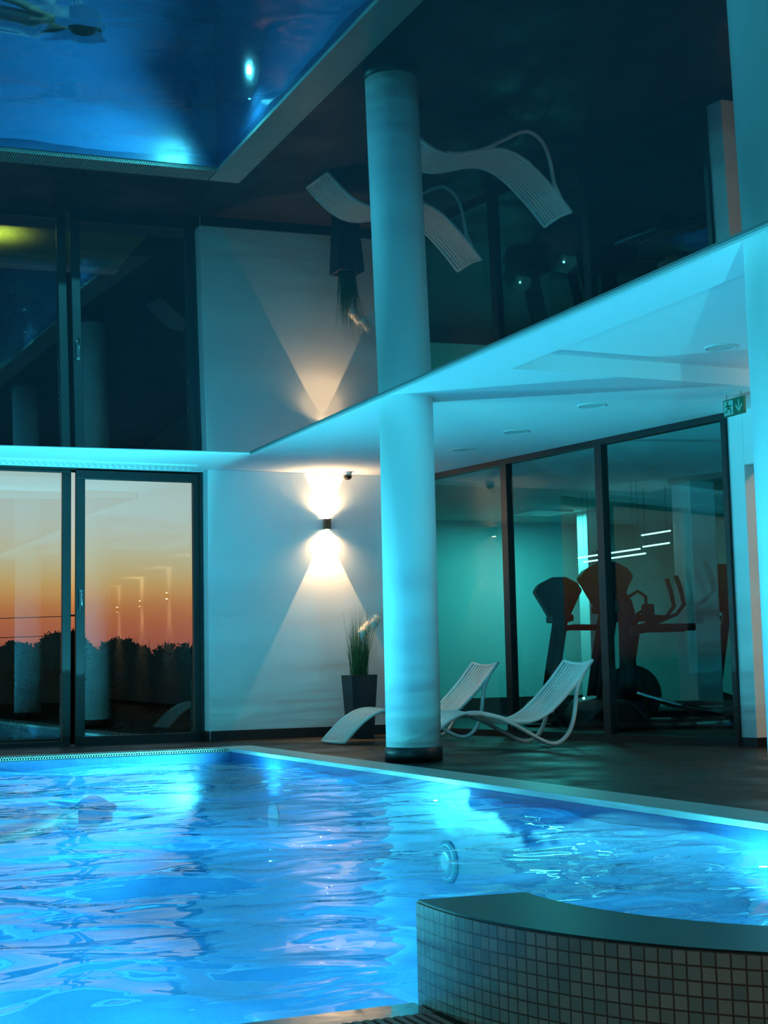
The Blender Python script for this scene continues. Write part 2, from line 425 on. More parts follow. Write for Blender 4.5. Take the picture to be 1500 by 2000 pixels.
et.v = [(x, y, (mz(x, EY) - .006 if z < 2.7 else z)) for x, y, z in et.v]
struct(et.build('trim_8', M['soffit']))

# ------------------------------------------------------------------ walls
wa = MB().box(4.18, 6.56, 13.86, 14.40, 0, H)
struct(wa.build('wall_back', M['plaster'], bevel=.008), 'white plastered wall with the lit sconce')
b = MB().box(4.19, 6.52, 13.845, 13.86, 0, .10); b.box(4.165, 4.18, 13.86, 14.04, 0, .10)
struct(b.build('baseboard_back', M['plinth']), 'dark skirting under the sconce wall')
struct(MB().box(-8, -5.5, 14.05, 14.3, 0, H).build('wall_back_far', M['plaster']))
struct(MB().box(-8.2, -8, -7, 14.3, -.2, T).build('wall_left', M['plaster']))
struct(MB().box(-8, 12, -7.2, -7, 0, T).build('wall_front', M['plaster']))
struct(MB().box(-5.5, 4.18, 14.02, 14.3, 2.695, H + .2).build('trim_9', M['plaster']))

def gpoint(y, off=0):   # point on the gym wall line, off = metres behind it
    d = Vector((-.1775, 1)).normalized(); nrm = Vector((d.y, -d.x)); return (gx(y) + nrm.x * off, y + nrm.y * off)
def gpr(m, y0, y1, o0, o1, z0, z1):
    a, b_, c, d = gpoint(y0, o0), gpoint(y0, o1), gpoint(y1, o1), gpoint(y1, o0)
    return m.prism([a, b_, c, d], z0, z1)
pw = MB()
pw.prism([gpoint(9.56), gpoint(9.40), (13, 9.40), (13, 9.56)], 0, H)          # pier running back as the corridor wall
gpr(pw, 8.35, 9.40, 0, .16, 2.25, H)                                              # lintel over the opening
gpr(pw, -7, 8.35, 0, .2, 0, H)                                                    # wall beyond the opening
struct(pw.build('wall_right', M['plaster'], bevel=.006), 'white right wall with the corridor opening')
pb = MB(); pb.prism([gpoint(9.57, -.012), gpoint(9.39, -.012), (11.5, 9.388), (11.5, 9.40), gpoint(9.40), gpoint(9.56)], 0, .075)
gpr(pb, -7, 8.35, -.012, 0, 0, .075)
struct(pb.build('baseboard_right', M['plinth']))
struct(MB().box(11.5, 11.7, -7, 9.5, 0, T).build('wall_corridor', M['plaster']))

# gym behind the glass
gf = MB().prism([(9.5, 9.56), (13, 9.56), (13, 18.1), (5.8, 18.1), (5.8, 14.4), (6.4, 14.05), (9.5, 14.05)], -.2, 0)
struct(gf.build('floor_gym', M['gym_floor']), 'dark rubber gym floor')
struct(MB().box(9.5, 12, -7, 9.56, -.25, 0).build('floor_corridor', M['deck']))
gw = MB().box(5.6, 13, 18, 18.2, 0, H); gw.box(5.6, 5.8, 14.4, 18, 0, H)
struct(gw.build('wall_gym', M['gym_wall']), 'gym back wall')
struct(MB().box(5.8, 11.5, 17.97, 18, 0, .24).build('baseboard_gym', M['plinth']))
struct(MB().box(5.6, 13, 14.4, 18.2, H, T).build('ceiling_gym', M['gym_wall']))
struct(MB().box(12.8, 13, 9.4, 18, 0, H).build('wall_gym_side', M['gym_wall']))
struct(MB().box(9.8, 13, -7, 14.4, H, T).build('ceiling_gym_side', M['gym_wall']))
struct(MB().box(9.62, 9.96, 13.35, 13.7, 0, H).build('wall_gym_pillar', M['plaster'], bevel=.01), 'pale square pillar in the gym')
struct(MB().box(10.15, 10.40, 16.4, 16.65, 0, H).build('wall_gym_pier', M['plaster'], bevel=.01), 'narrow pale pillar at the back of the gym')
def gym_window(num, y0, y1, lab, mull=True):
    w = sroot('window_%d' % num, lab)
    f = MB(); fw = .045
    gpr(f, y0, y1, -.03, .05, H - .055, H); gpr(f, y0, y1, -.03, .05, 0, .06)
    gpr(f, y0, y0 + fw, -.03, .05, .06, H - .055); gpr(f, y1 - fw, y1, -.03, .05, .06, H - .055)
    f.build('window_frame', M['frame'], w)
    g = MB(); gpr(g, y0 + fw, y1 - fw, .004, .012, .06, H - .055); g.build('glass_pane', M['gym_glass'], w)
    return w
MUL = [9.56, 11.07, 12.42, 13.84]
gym_window(1, MUL[0], MUL[1], 'right gym glazing panel beside the corridor pier')
gym_window(2, MUL[1], MUL[2], 'middle gym glazing panel behind the right lounger')
gym_window(3, MUL[2], MUL[3], 'left gym glazing panel next to the sconce wall')

# doors to the garden
YD = 14.06
def pane_frame(kind, num, x0, x1, z0, z1, wl, wr, wt, wb, y, th, lab, skew=.027):
    w = sroot('%s_%d' % (kind, num), lab)
    f = MB(); f.box(x0, x1, y, y + th, z1 - wt, z1); f.box(x0, x1, y, y + th, z0, z0 + wb)
    f.box(x0, x0 + wl, y, y + th, z0 + wb, z1 - wt); f.box(x1 - wr, x1, y, y + th, z0 + wb, z1 - wt)
    f.build('frame', M['frame'], w, bevel=.004)
    hx = (x1 - wr - x0 - wl) / 2; g = MB().box(-hx, hx, -.003, .003, z0 + wb, z1 - wt).build('glass_pane', M['glass'], w, loc=(x0 + wl + hx, y + th / 2, 0))
    g.rotation_euler = (0, 0, skew)
    return w
d1 = pane_frame('door', 1, 2.905, 4.20, 0.0, 2.69, .088, .115, .10, .085, YD, .06, 'dark framed sliding glass door with a lever handle', .050)
hd = MB().box(2.935, 2.965, YD - .012, YD, 1.30, 1.50); hd.tube([(2.95, YD - .01, 1.46), (2.95, YD - .05, 1.46), (2.95, YD - .055, 1.44), (2.95, YD - .055, 1.30)], .009, 8)
hd.build('handle', M['steel'], d1, label='chrome lever handle')
pane_frame('window', 4, 1.15, 2.875, 0.0, 2.69, .045, .085, .03, .048, YD + .09, .06, 'fixed glass panel left of the sliding door')
for i, (a, b_) in enumerate([(-.55, 1.15), (-2.2, -.55), (-3.85, -2.2), (-5.5, -3.85)]):
    pane_frame('window', 5 + i, a, b_, 0.0, 2.69, .045, .045, .03, .048, YD + .09, .06, 'fixed glass panel further left')
jm = MB().box(4.145, 4.18, YD - .03, YD + .20, 0, 2.69); jm.box(1.15, 4.18, YD, YD + .2, 2.675, 2.695); jm.box(-5.5, 4.18, YD - .04, YD + .2, -.05, .004)
struct(jm.build('trim_10', M['frame']), 'dark outer frame of the garden doors')

# ceiling slot grille along the door wall
gr = thing('ceiling_grille', 'long white slotted air grille in the ceiling above the garden doors', 'grille', (0, 0, 0))
g = MB().box(-5.4, 4.0, 13.60, 13.615, H - .012, H); g.box(-5.4, 4.0, 13.90, 13.915, H - .012, H); g.build('grille_frame', M['soffit'], gr)
g = MB(); x = -5.4
while x < 3.98:
    n0 = len(g.v); g.box(0, .022, 13.615, 13.90, H - .016, H - .001)
    g.v[n0:] = [(a + x + (b_ - 13.75) * .35, b_, c) for a, b_, c in g.v[n0:]]; x += .06
g.build('slats', M['soffit'], gr)

# ------------------------------------------------------------------ columns
def column(x, y, lab):
    t = thing('round_column', lab, 'column', (x, y, 0), group='round columns along the pool')
    m = MB().lathe([(.203, .108), (.203, H + .02)], 64); m.build('shaft', M['column'], t)
    MB().lathe([(.212, 0), (.212, .104), (.208, .108)], 64).build('plinth', M['plinth'], t, label='dark column base')
    return t
column(4.50, 9.77, 'white round column with dark base between the two loungers and the pool')
column(4.50, 5.38, 'white round column cut by the right edge of the picture')
column(4.50, 1.0, 'white round column seen only as a reflection in the left glass pane')
column(4.50, -3.4, 'white round column furthest back, reflected in the left glass pane')

# ------------------------------------------------------------------ pool lamps
def pool_lamp(loc, rz, lab, e=1.0):      # built facing -y, water side
    t = thing('pool_lamp', lab, 'lamp', loc, rz, group='underwater lamps in the pool walls')
    X = Matrix.Rotation(PI / 2, 4, 'X')
    MB().lathe([(.13, 0), (.13, .012), (.105, .02)], 28).xform(X).build('ring', M['lamp_ring'], t)
    MB().lathe([(.10, .0), (.10, .022), (.05, .028)], 28).xform(X).build('lens', M['pool_lens'], t)
    light('lamp_light', 'SPOT', (0, -.06, 0), LAMP_W * e, LAMP, t, (-PI / 2 - .50, 0, 0), spot_size=math.radians(165), spot_blend=.6, shadow_soft_size=.015)
for (x, y, rz, lab) in [(PX1, 11.3, -PI / 2, 'round underwater lamp in the right pool wall near the far corner'), (PX1, 8.1, -PI / 2, 'round underwater lamp in the right pool wall below the whole column'),
                        (PX1, 5.0, -PI / 2, 'round underwater lamp in the right pool wall closest to the bay'), (1.1, PY1, 0, 'round underwater lamp in the far pool wall nearest the left picture edge'),
                        (-1.4, PY1, 0, 'round underwater lamp in the far pool wall, middle of three'), (-3.9, PY1, 0, 'round underwater lamp in the far pool wall, far left'),
                        (-1.3, PY0, PI, 'round underwater lamp in the near pool wall left of the bay'), (-3.9, PY0, PI, 'round underwater lamp in the near pool wall, far left')]:
    pool_lamp((x, y, -.50), rz, lab)
pool_lamp((2.285, 1.953, -.62), PI, 'round underwater lamp inside the curved bay', .6)

# ------------------------------------------------------------------ sconces
def sconce(x, y, z, rz, lab, e=1.0, wide=150):
    t = thing('wall_sconce', lab, 'wall lamp', (x, y, z), rz, group='up and down wall lamps')
    # local: wall is at y=0, lamp sticks out to -y
    m = MB().box(-.033, .033, -.082, -.016, -.055, .055); m.build('body', M['brass'], t, bevel=.004)
    MB().box(-.022, .022, -.018, 0, -.035, .035).build('bracket', M['brass'], t)
    for s in (1, -1):
        MB().lathe([(.020, s * .0555), (.020, s * .0575)], 16, (0, -.049)).build('lens', M['warm_lens'], t)
        rx = PI if s > 0 else 0
        light('beam', 'SPOT', (0, -.049, s * .062), 9 * SCONCE_W * e, WARM, t, (rx, 0, 0), spot_size=math.radians(56), spot_blend=.12, shadow_soft_size=.006)
        light('spill', 'SPOT', (0, -.049, s * .062), 3.2 * SCONCE_W * e, WARM, t, (rx, 0, 0), spot_size=math.radians(wide), spot_blend=.9, shadow_soft_size=.02)
    return t
sconce(5.435, 13.86, 2.168, 0, 'small bronze wall lamp throwing warm light up and down beside the planter')
for i, y in enumerate([7.95, 4.3, 1.3, -1.7, -4.7]):
    gxp = gpoint(y); sconce(gxp[0], gxp[1], 2.15, -PI / 2 + math.atan(.1775) , ['bronze wall lamp on the right wall just past the corridor opening', 'bronze wall lamp on the right wall behind the cut column', 'third bronze wall lamp along the right wall', 'fourth bronze wall lamp along the right wall', 'rearmost bronze wall lamp on the right wall'][i], 1 if i == 0 else .45, 140 if i == 0 else 110)

nl = thing('ceiling_lamp', 'small warm fill lamp added on the ceiling over the near deck, unseen', 'ceiling lamp', (.2, -1.4, mz(.2, -1.4)))  # added, unseen fill lamp that brightens the spa wall and near deck
MB().lathe([(.10, .01), (.10, -.03), (.085, -.045)], 24).build('shade', M['white_plastic'], nl)
light('lamp_light', 'AREA', (0, 0, -.05), 21, (1, .84, .62), nl, shape='DISK', size=.16)

# ceiling sensor and speakers
t = thing('ceiling_sensor', 'small white ceiling sensor with dark dome above the sconce', 'sensor', (5.62, 13.68, H))
MB().lathe([(.045, 0), (.045, -.02), (.03, -.04)], 20).build('mount', M['white_plastic'], t)
MB().lathe([(.042, -.038), (.044, -.052), (.036, -.07), (.016, -.082)], 20).build('dome', M['black_plastic'], t, label='dark dome')
for (x, y, z, lab) in [(6.03, 9.60, H, 'round flush ceiling speaker nearest the exit sign on the lower ceiling'), (6.07, 10.9, H, 'round flush ceiling speaker in the middle of the row'),
                       (6.09, 11.96, H, 'round flush ceiling speaker closest to the white column in the picture'), (6.07, 7.99, H + .125, 'round flush ceiling speaker inside the raised ceiling recess')]:
    t = thing('ceiling_speaker', lab, 'speaker', (x, y, z), group='round ceiling speakers')
    MB().lathe([(.115, 0), (.113, -.006), (.10, -.007), (.10, -.003)], 40).build('ring', M['white_plastic'], t)
    MB().lathe([(.099, -.001), (.099, -.0035)], 40).build('grille', M['speaker'], t)

# exit sign, hanging parallel to the pool
t = thing('exit_sign', 'green escape route sign with running figure and down arrow hanging from the ceiling', 'sign', (6.79, 8.81, 2.528))
MB().box(-.006, .012, -.125, .125, 0, .130).build('plate', M['sign_green'], t)
MB().box(-.004, .004, -.09, -.086, .130, .172).build('hanger', M['steel'], t); MB().box(-.004, .004, .086, .09, .130, .172).build('hanger', M['steel'], t)
def flat(polys, mtl, name, xx=-.0075):     # polygons in (y,z), picture-left = +y
    m = MB()
    for P in polys:
        n = len(P); m.add([(xx, a, b_) for a, b_ in P] + [(xx + .0015, a, b_) for a, b_ in P], [tuple(range(n)), tuple(range(n, 2 * n))[::-1]] + [(i, (i + 1) % n, n + (i + 1) % n, n + i) for i in range(n)])
    return m.build(name, mtl, t)
flat([[(.116, .010), (.006, .010), (.006, .120), (.116, .120)]], M['sign_white'], 'figure_panel')
man = [[(.070 + .011 * math.cos(a), .105 + .011 * math.sin(a)) for a in [i * PI / 5 for i in range(10)]],
       [(.080, .092), (.056, .090), (.052, .056), (.072, .054)], [(.080, .092), (.098, .078), (.094, .070), (.078, .080)],
       [(.058, .090), (.036, .078), (.022, .086), (.020, .078), (.036, .068), (.056, .078)],
       [(.072, .058), (.086, .040), (.106, .040), (.106, .032), (.082, .030), (.062, .054)],
       [(.062, .058), (.040, .046), (.042, .018), (.032, .018), (.030, .052), (.052, .066)]]
flat(man, M['sign_green'], 'running_figure', -.0092)
flat([[(-.058, .112), (-.070, .112), (-.070, .052), (-.058, .052)],
      [(-.064, .018), (-.026, .062), (-.026, .080), (-.064, .040), (-.102, .080), (-.102, .062)]], M['sign_white'], 'down_arrow')

# ------------------------------------------------------------------ loungers
def catmull(P, n=6):
    out = []
    for i in range(len(P) - 1):
        p0 = Vector(P[max(i - 1, 0)]); p1 = Vector(P[i]); p2 = Vector(P[i + 1]); p3 = Vector(P[min(i + 2, len(P) - 1)])
        for k in range(n):
            t = k / n; out.append(tuple(.5 * ((2 * p1) + (-p0 + p2) * t + (2 * p0 - 5 * p1 + 4 * p2 - p3) * t * t + (-p0 + 3 * p1 - 3 * p2 + p3) * t ** 3)))
    out.append(tuple(P[-1])); return out
prof = catmull([(0, .02), (.09, .11), (.2, .205), (.32, .275), (.43, .305), (.55, .305), (.7, .272), (.84, .232), (.97, .218), (1.09, .238), (1.2, .29), (1.3, .365), (1.4, .455), (1.5, .555), (1.58, .645), (1.64, .715)], 5)
tubep = catmull([(.43, .292), (.56, .288), (.69, .262), (.82, .215), (.92, .162), (1.02, .11), (1.11, .062), (1.21, .026), (1.29, .034), (1.37, .092), (1.42, .178), (1.45, .283), (1.467, .40), (1.488, .495), (1.535, .585)], 5)
def lounger(loc, rz, lab):
    t = thing('pool_lounger', lab, 'lounger', loc, rz, group='white slatted pool loungers')
    Wd = .49; hw = Wd / 2
    m = MB(); ns = 11; inner = Wd - .05; p = inner / ns
    L = len(prof)
    def sag(i, y):       # the backrest is hollowed between its side rails
        s = prof[i][0]; k = max(0, min(1, (s - 1.0) / .5)); return .040 * k * (1 - (y / hw) ** 2)
    for a in range(ns):
        y0 = -inner / 2 + a * p + .008; y1 = y0 + p - .016; ym = (y0 + y1) / 2
        path = [(x + .5 * sag(i, ym), z - .8 * sag(i, ym)) for i, (x, z) in enumerate(prof)]
        m.ribbon(path, y0, y1, .018)
    m.build('slatted_seat', M['lounger'], t)
    for s in (1, -1):
        MB().tube([(x, s * (hw - .012), z - .004) for x, z in prof], .0165, 10).build('side_rail', M['lounger'], t)
        MB().tube([(x, s * (hw - .010), z) for x, z in tubep], .0185, 12).build('support_loop', M['lounger'], t)
    bar = lambda p, r: MB().tube(p, r, 8).build('cross_bar', M['lounger'], t)
    bar([(prof[0][0] + .005, y, .020) for y in (-hw + .012, 0, hw - .012)], .014)
    e = prof[-1]
    bar([(e[0] + .5 * .04 * (1 - (y / hw) ** 2), y, e[1] - .8 * .04 * (1 - (y / hw) ** 2)) for y in [-hw + .012 + (Wd - .024) * i / 10 for i in range(11)]], .014)
    for k in (22, 38, 52):
        x, z = prof[k]; s = sag(k, 0)
        bar([(x + .5 * sag(k, y), y, z - .022 - .8 * sag(k, y)) for y in [-hw + .012 + (Wd - .024) * i / 8 for i in range(9)]], .010)
    return t
lounger((4.96, 10.885, 0), 0, 'white wavy slatted lounger on the right, in front of the gym glass')
lounger((4.90, 12.40, 0), math.radians(3.5), 'white wavy slatted lounger on the left, foot end beside the planter')

# ------------------------------------------------------------------ planter
t = thing('potted_grass', 'tall dark square planter with ornamental grass and cream plumes under the sconce', 'plant', (5.60, 13.42, 0))
wb, wt, hp = .105, .14, .62
m = MB(); 
def sq(w, z): return [(-w, -w, z), (w, -w, z), (w, w, z), (-w, w, z)]
m.add(sq(wb, 0) + sq(wt, hp) + sq(wt - .018, hp) + sq(wt - .02, hp - .05), [(3, 2, 1, 0)] + [(a * 4 + i, a * 4 + (i + 1) % 4, a * 4 + 4 + (i + 1) % 4, a * 4 + 4 + i) for a in range(3) for i in range(4)])
m.build('planter', M['pot'], t, bevel=.004)
MB().box(-wt + .02, wt - .02, -wt + .02, wt - .02, hp - .08, hp - .03).build('soil', M['soil'], t)
gm = MB(); R = random.Random(3)
for i in range(330):
    a = R.uniform(0, 2 * PI); r0 = R.uniform(0, .09); r1 = r0 + R.uniform(.0, .09); h = R.uniform(.25, .62) if i % 9 else R.uniform(.62, .78)
    x0, y0 = r0 * math.cos(a), r0 * math.sin(a); a2 = a + R.uniform(-.5, .5); w = R.uniform(.0025, .005); wa_ = R.uniform(0, PI)
    if i % 30 == 0: r1 += .10; h *= .7
    vs = []
    for k in range(5):
        q = k / 4; rr = r0 + (r1 - r0) * q ** 1.8; x = x0 + (rr - r0) * math.cos(a2); y = y0 + (rr - r0) * math.sin(a2); z = hp - .04 + h * q - (.05 * q ** 3 if i % 30 == 0 else 0)
        ww = w * (1 - q * .9); vs += [(x - ww * math.cos(wa_), y - ww * math.sin(wa_), z), (x + ww * math.cos(wa_), y + ww * math.sin(wa_), z)]
    gm.add(vs, [(2 * k, 2 * k + 1, 2 * k + 3, 2 * k + 2) for k in range(4)], True)
gm.build('grass_blades', M['grass'], t)
for i, (px_, py_, pz, s) in enumerate([(.02, -.04, 1.03, 2.0), (.085, -.02, 1.085, 1.9), (.14, -.05, 1.12, 1.75), (.05, .03, 1.01, 1.4), (.185, -.02, 1.16, 1.6)]):
    st = MB().tube([(px_ * .2, py_ * .2, hp - .04), (px_ * .6, py_ * .6, .85), (px_, py_, pz - .05)], .003, 6).build('flower_stem', M['stem'], t)
    pm_ = MB(); rr = random.Random(i)
    for k in range(260):
        zz = rr.uniform(-1, 1); a = rr.uniform(0, 2 * PI); q = math.sqrt(1 - zz * zz); d = Vector((q * math.cos(a), q * math.sin(a), zz * 1.25))
        b0 = Vector((px_, py_, pz)) + d * .008; tip = b0 + d * s * rr.uniform(.030, .048) + Vector((0, 0, .006)); sd = d.cross(Vector((.3, .5, .8))).normalized() * .0016
        pm_.add([b0 - sd, b0 + sd, tip], [(0, 1, 2)])
    n0 = len(pm_.v); pm_.lathe([(.004, -.03 * s), (.018 * s, -.012 * s), (.021 * s, .008 * s), (.006, .034 * s)], 12); pm_.xform(Matrix.Translation((px_, py_, pz)), n0)
    pm_.build('plume', M['plume'], st, label='cream feathery flower head')

# ------------------------------------------------------------------ gym machines (local: user faces -x, x along the machine)
AX = math.atan2(-.4008, .9159)
def treadmill(loc, rz, lab, sc=1.0):
    t = thing('treadmill', lab, 'treadmill', loc, rz, group='treadmills in the dark gym')
    t.scale = (sc,) * 3
    MB().box(-.20, 1.45, -.38, .38, .10, .17).build('deck', M['black_plastic'], t, bevel=.015)
    MB().box(.05, 1.43, -.25, .25, .17, .176).build('belt', M['dark_rubber'], t)
    hd = MB(); P = [(-.42, .03), (-.45, .14), (-.36, .27), (-.15, .32), (.06, .24), (.14, .16), (.14, .03)]
    hd.add([(x, -.36, z) for x, z in P] + [(x, .36, z) for x, z in P], [tuple(range(7)), tuple(range(7, 14))[::-1]] + [(i, (i + 1) % 7, 7 + (i + 1) % 7, 7 + i) for i in range(7)])
    hd.build('motor_hood', M['grey_plastic'], t, bevel=.02)
    MB().tube([(-.30, -.10, .292), (-.295, -.10, .296), (-.28, -.10, .30)], .010, 8).build('indicator_light', M['led'], t, label='glowing cyan indicator')
    for s in (1, -1):
        MB().tube([(-.18, s * .34, .10), (-.10, s * .34, .6), (.0, s * .33, 1.15), (.05, s * .30, 1.28)], [.055, .05, .05, .05], 12).build('upright', M['black_plastic'], t)
        MB().tube([(.02, s * .33, 1.08), (.12, s * .33, 1.10), (.50, s * .33, 1.09)], [.035, .028, .026], 10).build('handrail', M['dark_rubber'], t)
        MB().box(-.1, 0.0, s * .34 - .04, s * .34 + .04, 0, .10).build('foot', M['dark_rubber'], t); 
    MB().box(1.3, 1.42, -.36, .36, 0.0, .10).build('foot', M['dark_rubber'], t)
    # console: wide fan-shaped screen leaning back
    P = [(-.10, 1.20), (-.30, 1.52), (-.24, 1.60), (-.08, 1.67), (.10, 1.67), (.24, 1.60), (.30, 1.52), (.12, 1.20)]
    n = len(P); c = MB(); c.add([(y * .9 - .02, y * .9 * 0 - .18, z) for y, z in P] + [(y * .9 - .02, .18, z) for y, z in P], [tuple(range(n)), tuple(range(n, 2 * n))[::-1]] + [(i, (i + 1) % n, n + (i + 1) % n, n + i) for i in range(n)])
    c.build('console', M['black_plastic'], t, bevel=.02)
    MB().box(-.12, .12, -.34, .34, 1.16, 1.24).build('console_bridge', M['black_plastic'], t, bevel=.02)
    return t
treadmill((8.52, 14.42, 0), AX, 'dark treadmill with fan shaped console, leftmost machine behind the gym glass')
treadmill((8.54, 13.43, 0), AX, 'dark treadmill behind the gym glass mullion, with glowing cyan indicator', 1.06)
treadmill((10.74, 14.40, 0), AX, 'dark treadmill partly hidden by the right pier of the glass wall', 1.1)

t = thing('elliptical_trainer', 'dark elliptical trainer with bent grip bars, right of the gym mullion', 'exercise machine', (8.30, 12.62, 0), AX)
MB().tube([(-.25, 0, .04), (.1, 0, .05), (.7, 0, .05), (1.0, 0, .04)], [.05, .06, .05, .05], 10).build('base_beam', M['black_plastic'], t)
for x in (-.22, .98): MB().tube([(x, -.3, .03), (x, .3, .03)], .03, 10).build('foot', M['dark_rubber'], t)
m = MB(); m.lathe([(.02, -.07), (.27, -.07), (.30, -.03), (.30, .03), (.27, .07), (.02, .07)], 32); m.xform(Matrix.Translation((-.02, 0, .36)) @ Matrix.Rotation(PI / 2, 4, 'X')); m.build('flywheel_housing', M['black_plastic'], t)
MB().tube([(-.03, 0, .3), (-.05, 0, .7), (-.02, 0, 1.0), (-.06, 0, 1.3), (-.12, 0, 1.42)], [.11, .085, .11, .08, .06], 14).build('tower', M['black_plastic'], t)
c = MB(); c.box(-.03, .04, -.2, .2, -.14, .16); c.xform(Matrix.Translation((-.16, 0, 1.50)) @ Matrix.Rotation(-.6, 4, 'Y')); c.build('console', M['black_plastic'], t, bevel=.02)
MB().box(.12, .24, -.05, .07, 1.12, 1.28).build('bottle_holder', M['black_plastic'], t, bevel=.02)
MB().tube([(.0, .1, 1.36), (.10, .1, 1.42), (.18, .1, 1.36), (.18, .1, 1.24), (.08, .1, 1.18)], .018, 10).build('fixed_grip', M['dark_rubber'], t)
for s in (1, -1):
    MB().tube([(.0, s * .22, 1.02), (.2, s * .24, 1.08), (.42, s * .25, 1.16), (.50, s * .25, 1.26), (.47, s * .25, 1.42), (.43, s * .24, 1.55)], [.025, .022, .02, .022, .024, .024], 10).build('grip_bar', M['dark_rubber'], t)
    MB().tube([(-.05, s * .26, 1.0), (.15, s * .27, 1.03), (.60, s * .27, 1.03)], [.05, .04, .038], 10).build('side_rail', M['black_plastic'], t)
    MB().tube([(.0, s * .18, .38), (.4, s * .20, .25), (.85, s * .20, .16)], .025, 8).build('pedal_arm', M['steel'], t)
    MB().box(.45, .85, s * .20 - .08, s * .20 + .08, .24, .28).build('foot_plate', M['dark_rubber'], t, bevel=.01)

# loudspeaker box in the gym, added streak tubes and fill lamp
t = thing('wall_speaker', 'small black box speaker on the narrow gym pillar', 'speaker', (10.27, 16.4, 1.98))
MB().box(-.06, .06, -.12, -.02, 0, .19).build('cabinet', M['black_plastic'], t, bevel=.006); MB().box(-.02, .02, -.025, 0, .07, .12).build('bracket', M['black_plastic'], t)
for i, (x, y0, y1, z, lab) in enumerate([(8.98, 13.42, 14.72, 1.93, 'thin lit tube added for a reflected streak left in the gym, upper one'), (9.05, 13.42, 14.72, 1.88, 'thin lit tube added for a reflected streak left in the gym, lower one'),
                                        (9.60, 13.72, 14.30, 2.17, 'thin lit tube added for a reflected streak right in the gym, upper one'), (9.58, 13.72, 14.25, 2.03, 'thin lit tube added for a reflected streak right in the gym, lower one')]):
    t = thing('streak_tube', lab, 'ceiling lamp', (x, (y0 + y1) / 2, z), group='added light streak tubes in the gym'); h = (y1 - y0) / 2  # glowing tubes added in place of white streaks reflected in the glass
    MB().tube([(0, -h, 0), (0, h, 0)], .009, 8).build('tube', M['tube_light'], t)
    for s in (1, -1): MB().tube([(0, s * h * .8, .005), (0, s * h * .8, H - z)], .002, 6).build('suspension_wire', M['black_plastic'], t)
gl = thing('gym_fill_lamp', 'dim square fill light added on the gym ceiling', 'ceiling lamp', (9.6, 16.6, H))  # added fill lamp, lifts the dark room behind the glass
MB().box(-.3, .3, -.3, .3, -.03, 0).build('housing', M['white_plastic'], gl)
light('gym_fill_light', 'AREA', (0, 0, -.04), 56, (.08, .75, .72), gl, shape='SQUARE', size=.55)

# corridor lamp
cl = thing('corridor_lamp', 'warm ceiling lamp in the side corridor', 'ceiling lamp', (8.1, 8.2, H))
MB().lathe([(.11, 0), (.11, -.03), (.09, -.045)], 24).build('shade', M['white_plastic'], cl)
light('corridor_light', 'AREA', (0, 0, -.06), 14, WARM, cl, shape='DISK', size=.18)

# ------------------------------------------------------------------ outdoors
struct(MB().box(-60, 14, 14.3, 14.9, -.5, -.06).build('floor_terrace', M['terrace']), 'narrow dark terrace outside the doors')
struct(MB().box(-300, 500, 14.9, 900, -.6, -.4).build('floor_field', M['earth']), 'dark field')
tag(MB().box(.8, 4.2, 15.5, 17.35, -.4, -.385).build('lawn', M['lawn']), 'patch of lit yellow green lawn outside, seen only in the mirror ceiling', 'lawn', kind='stuff')
tag(MB().box(.8, 4.2, 17.38, 17.62, -.4, -.34).build('stone_edging', M['stone'], bevel=.01), 'beige stone edging behind the lit lawn', 'edging')
sp = thing('garden_spotlight', 'small garden spotlight shining on the lawn', 'lamp', (2.42, 16.25, -.4))
MB().tube([(0, 0, 0), (0, 0, .36)], .010, 8).build('stake', M['black_plastic'], sp)
MB().lathe([(.045, .355), (.04, .37), (.012, .385)], 16).build('head', M['black_plastic'], sp)
light('spot', 'SPOT', (0, .03, .345), 110, (1, .93, .30), sp, (math.radians(4), 0, 0), spot_size=math.radians(140), spot_blend=.6, shadow_soft_size=.02)
def sup(d, k):
    return Vector([math.copysign(abs(c) ** k, c) for c in d])
